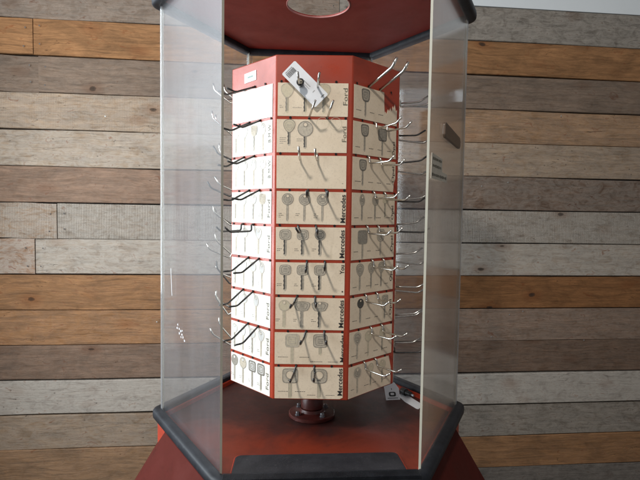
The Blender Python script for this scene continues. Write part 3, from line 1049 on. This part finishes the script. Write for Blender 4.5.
# ------------------------------------------------------------------ loose things
def tag_outline(w, h, c=.003):
    return [(-w + c, -h), (w - c, -h), (w, -h + c), (w, h - c), (w - c, h), (-w + c, h), (-w, h - c), (-w, -h + c)]
def slab(mb, M, pts, t, mat=0):
    n = len(pts)
    mb.add([M @ Vector((u, -t, v)) for u, v in pts], [tuple(range(n))], mat)
    mb.add([M @ Vector((u, 0, v)) for u, v in pts], [tuple(reversed(range(n)))], mat)
    mb.add([M @ Vector((u, -t, v)) for u, v in pts] + [M @ Vector((u, 0, v)) for u, v in pts], [(i, n + i, n + (i + 1) % n, (i + 1) % n) for i in range(n)], mat)
# price tag hanging askew on a hook of the front face
Wf = Matrix.Translation((0, 0, ZC0)) @ Matrix.Rotation(DROT, 4, 'Z')
tag1 = empty('price_tag', 'white price tag with barcode hanging askew from a hook at the top', 'tag', (0, 0, 0))
tag1.matrix_world = Wf @ face_m(0) @ Matrix.Translation((-.0310, -.0125, zl(.7240) + .004)) @ Matrix.Rotation(R_d(44), 4, 'Y')
I4 = Matrix.Identity(4)
mb = MB()
HW, HHT = .0182, .0445
Mt = Matrix.Translation((.019, 0, .0)) @ Matrix.Rotation(R_d(90), 4, 'Y')
slab(mb, I4, [(-.026, -HW), (.062, -HW), (.064, -HW + .002), (.064, HW - .002), (.062, HW), (-.026, HW), (-.028, HW - .002), (-.028, -HW + .002)], .0006)
tp = mb.build('tag_card', M_WHITE, tag1, recalc=False)
mb = MB()
y0 = -.0010
def rect(mb, u0, u1, v0, v1, mat=0, y=-.0010):
    mb.add([(u0, y, v0), (u1, y, v0), (u1, y, v1), (u0, y, v1)], [(0, 1, 2, 3)], mat)
v = -.013
while v < .006:
    wd = random.choice((.0004, .0007, .0011)); rect(mb, -.0215, -.0115, v, v + wd); v += wd + random.choice((.0005, .0008))
for q in range(7): rect(mb, -.0240, -.0228, -.012 + q * .0026, -.0103 + q * .0026)
mb.build('barcode', M_INK, tp, recalc=False)
mb = MB()
rect(mb, .010, .031, -.0012, -.0008)
for q in range(4): rect(mb, .0395, .0405, -.0005 + q * .0014, .0005 + q * .0014)
for q in range(5): rect(mb, .0575, .0592, .004 + q * .0017, .0053 + q * .0017)
for q in range(6): rect(mb, .012 + q * .003, .0138 + q * .003, .0030, .0042)
mb.build('lettering', M_INKF, tp, recalc=False)
# a black cam lock hanging with the tag
lock = empty('cam_lock', 'small round black lock barrel hanging in front of the askew price tag', 'lock', (0, 0, 0))
lock.matrix_world = Wf @ face_m(0) @ Matrix.Translation((-.0260, -.030, zl(.7240) - .0095))
def ylathe(prof, n=28):
    mb = MB(); mb.lathe(prof, n)
    mb.v = [(x, -z, y) for x, y, z in mb.v]
    return mb
b = ylathe([(0, -.014), (.0055, -.014), (.0055, 0), (.0072, .0005), (.0076, .002), (.0072, .0034), (.0056, .0036), (.0054, .0030), (0, .0030)])
bo = b.build('barrel', simple('black_plastic', (.014, .014, .015), .35), lock); smooth_by_angle(bo)
b = ylathe([(0, .0031), (.0040, .0031), (.0043, .0035), (.0040, .0040), (0, .0041)])
po = b.build('plug', simple('dull_brass', (.20, .18, .14), .4, .8), lock); smooth_by_angle(po)
mb = MB(); mb.box(-.0030, .0030, -.0047, -.0042, -.0006, .0006)
mb.build('keyhole', M_BLACK, po)

# things lying at the right rear of the deck
ZD = -.024
tagA = empty('price_tag', 'white tag with a black square emblem leaning at the right rear of the deck', 'tag', (.219, .084, ZD + .001), R_d(4))
tilt = Matrix.Rotation(R_d(-38), 4, 'X')
mb = MB()
slab(mb, tilt, [(-.019, 0), (.019, 0), (.0205, .030), (.011, .046), (-.006, .050), (-.019, .040)], .0008)
tpA = mb.build('tag_card', M_WHITE, tagA, recalc=False)
mb = MB()
def trect(u0, u1, v0, v1, y=-.0012):
    mb.add([tilt @ Vector(p) for p in ((u0, y, v0), (u1, y, v0), (u1, y, v1), (u0, y, v1))], [(0, 1, 2, 3)])
# emblem: dark rounded frame round a white window
o_ = [(.0095 * math.copysign(abs(math.cos(a)) ** .5, math.cos(a)), .0150 + .0062 * math.copysign(abs(math.sin(a)) ** .5, math.sin(a))) for a in [2 * PI * i / 24 for i in range(24)]]
i_ = [(x * .52, .0155 + (y - .0150) * .48) for x, y in o_]
mb.add([tilt @ Vector((x, -.0012, y)) for x, y in o_ + i_], [(i, (i + 1) % 24, 24 + (i + 1) % 24, 24 + i) for i in range(24)])
for q in range(9): trect(-.014 + q * .0031, -.0118 + q * .0031, .0035, .0056)
trect(-.001, .0006, .026, .031)
mb.build('emblem', M_INK, tpA, recalc=False)
tagB = empty('price_tag', 'blank white paper tag lying flat beside the right rear rubber edge', 'tag', (.262, .07, ZD + .0005))
mb = MB()
mb.prism([(-.024, .056), (-.015, .002), (.003, -.045), (.008, -.048), (.025, -.026), (.026, -.020), (.002, .050)], 0, .0008)
mb.build('tag_card', M_WHITE, tagB)
plug = empty('black_plug', 'small black plastic plug lying on the white tags at the right rear', 'plug', (.262, .108, ZD + .0106), R_d(-60))
mb = MB()
mb.lathe([(0, -.020), (.009, -.020), (.0095, -.019), (.0095, -.004), (.0065, -.003), (.0065, .014), (.0055, .016), (0, .016)], 24)
mb.v = [(z, x, y) for x, y, z in mb.v]
o = mb.build('body', simple('black_plug_plastic', (.012, .012, .013), .4), plug); smooth_by_angle(o)
mb = MB()
mb.lathe([(0, .016), (.003, .016), (.003, .026), (0, .0262)], 16)
mb.v = [(z, x, y) for x, y, z in mb.v]
o = mb.build('pin', M_BOLT, plug); smooth_by_angle(o)

# ------------------------------------------------------------------ light
world = bpy.data.worlds.new('World')
scene.world = world
world.use_nodes = True
bg = world.node_tree.nodes['Background']
bg.inputs[0].default_value = (.93, .96, 1.0, 1)
bg.inputs[1].default_value = .215

def area(name, loc, target, sx, sy, L, col):
    li = bpy.data.lights.new(name, 'AREA')
    li.shape = 'RECTANGLE'; li.size = sx; li.size_y = sy
    li.energy = L * PI * sx * sy
    li.color = col
    o = bpy.data.objects.new(name, li)
    COL.objects.link(o)
    o.location = loc
    dr = Vector(target) - Vector(loc)
    o.rotation_euler = dr.to_track_quat('-Z', 'Y').to_euler()
    return o
area('window_light', (-1.50, -.18, .78), (0, -.25, .65), 1.1, 1.4, 12.0, (.86, .94, 1.0))
area('pane_glare_light', (-1.50, .74, 1.35), (0, .74, 1.35), .48, 1.1, 1.0, (.84, .92, 1.0))  # added dim panel for the pane reflections, in place of a bright wall
area('room_light', (-1.0, -2.5, 2.3), (0, 0, .45), .2, .2, 415, (1.0, .95, .89))

# ------------------------------------------------------------------ camera
f = 495.43
cam = bpy.data.cameras.new('camera')
cam.sensor_fit = 'HORIZONTAL'
cam.sensor_width = 36
cam.lens = f / 640 * 36
cam.clip_end = 100
cam.clip_start = .05
co = bpy.data.objects.new('camera', cam)
COL.objects.link(co)
yaw, pit, rol = -.07479, -.05375, .015366
fwd = Vector((-math.sin(yaw) * math.cos(pit), math.cos(yaw) * math.cos(pit), math.sin(pit)))
right = Vector((math.cos(yaw), math.sin(yaw), 0))
upv = right.cross(fwd)
r2 = right * math.cos(rol) + upv * math.sin(rol)
u2 = upv * math.cos(rol) - right * math.sin(rol)
Mx = Matrix((r2, u2, -fwd)).transposed().to_4x4()
Mx.translation = (-.07478, -1.17619, .46408)
co.matrix_world = Mx
scene.camera = co

scene.render.engine = 'CYCLES'
scene.cycles.max_bounces = 10
scene.cycles.transparent_max_bounces = 24
scene.cycles.glossy_bounces = 4
scene.cycles.use_denoising = True
scene.view_settings.view_transform = 'Standard'
scene.view_settings.look = 'None'
scene.view_settings.exposure = 0
scene.view_settings.gamma = 1
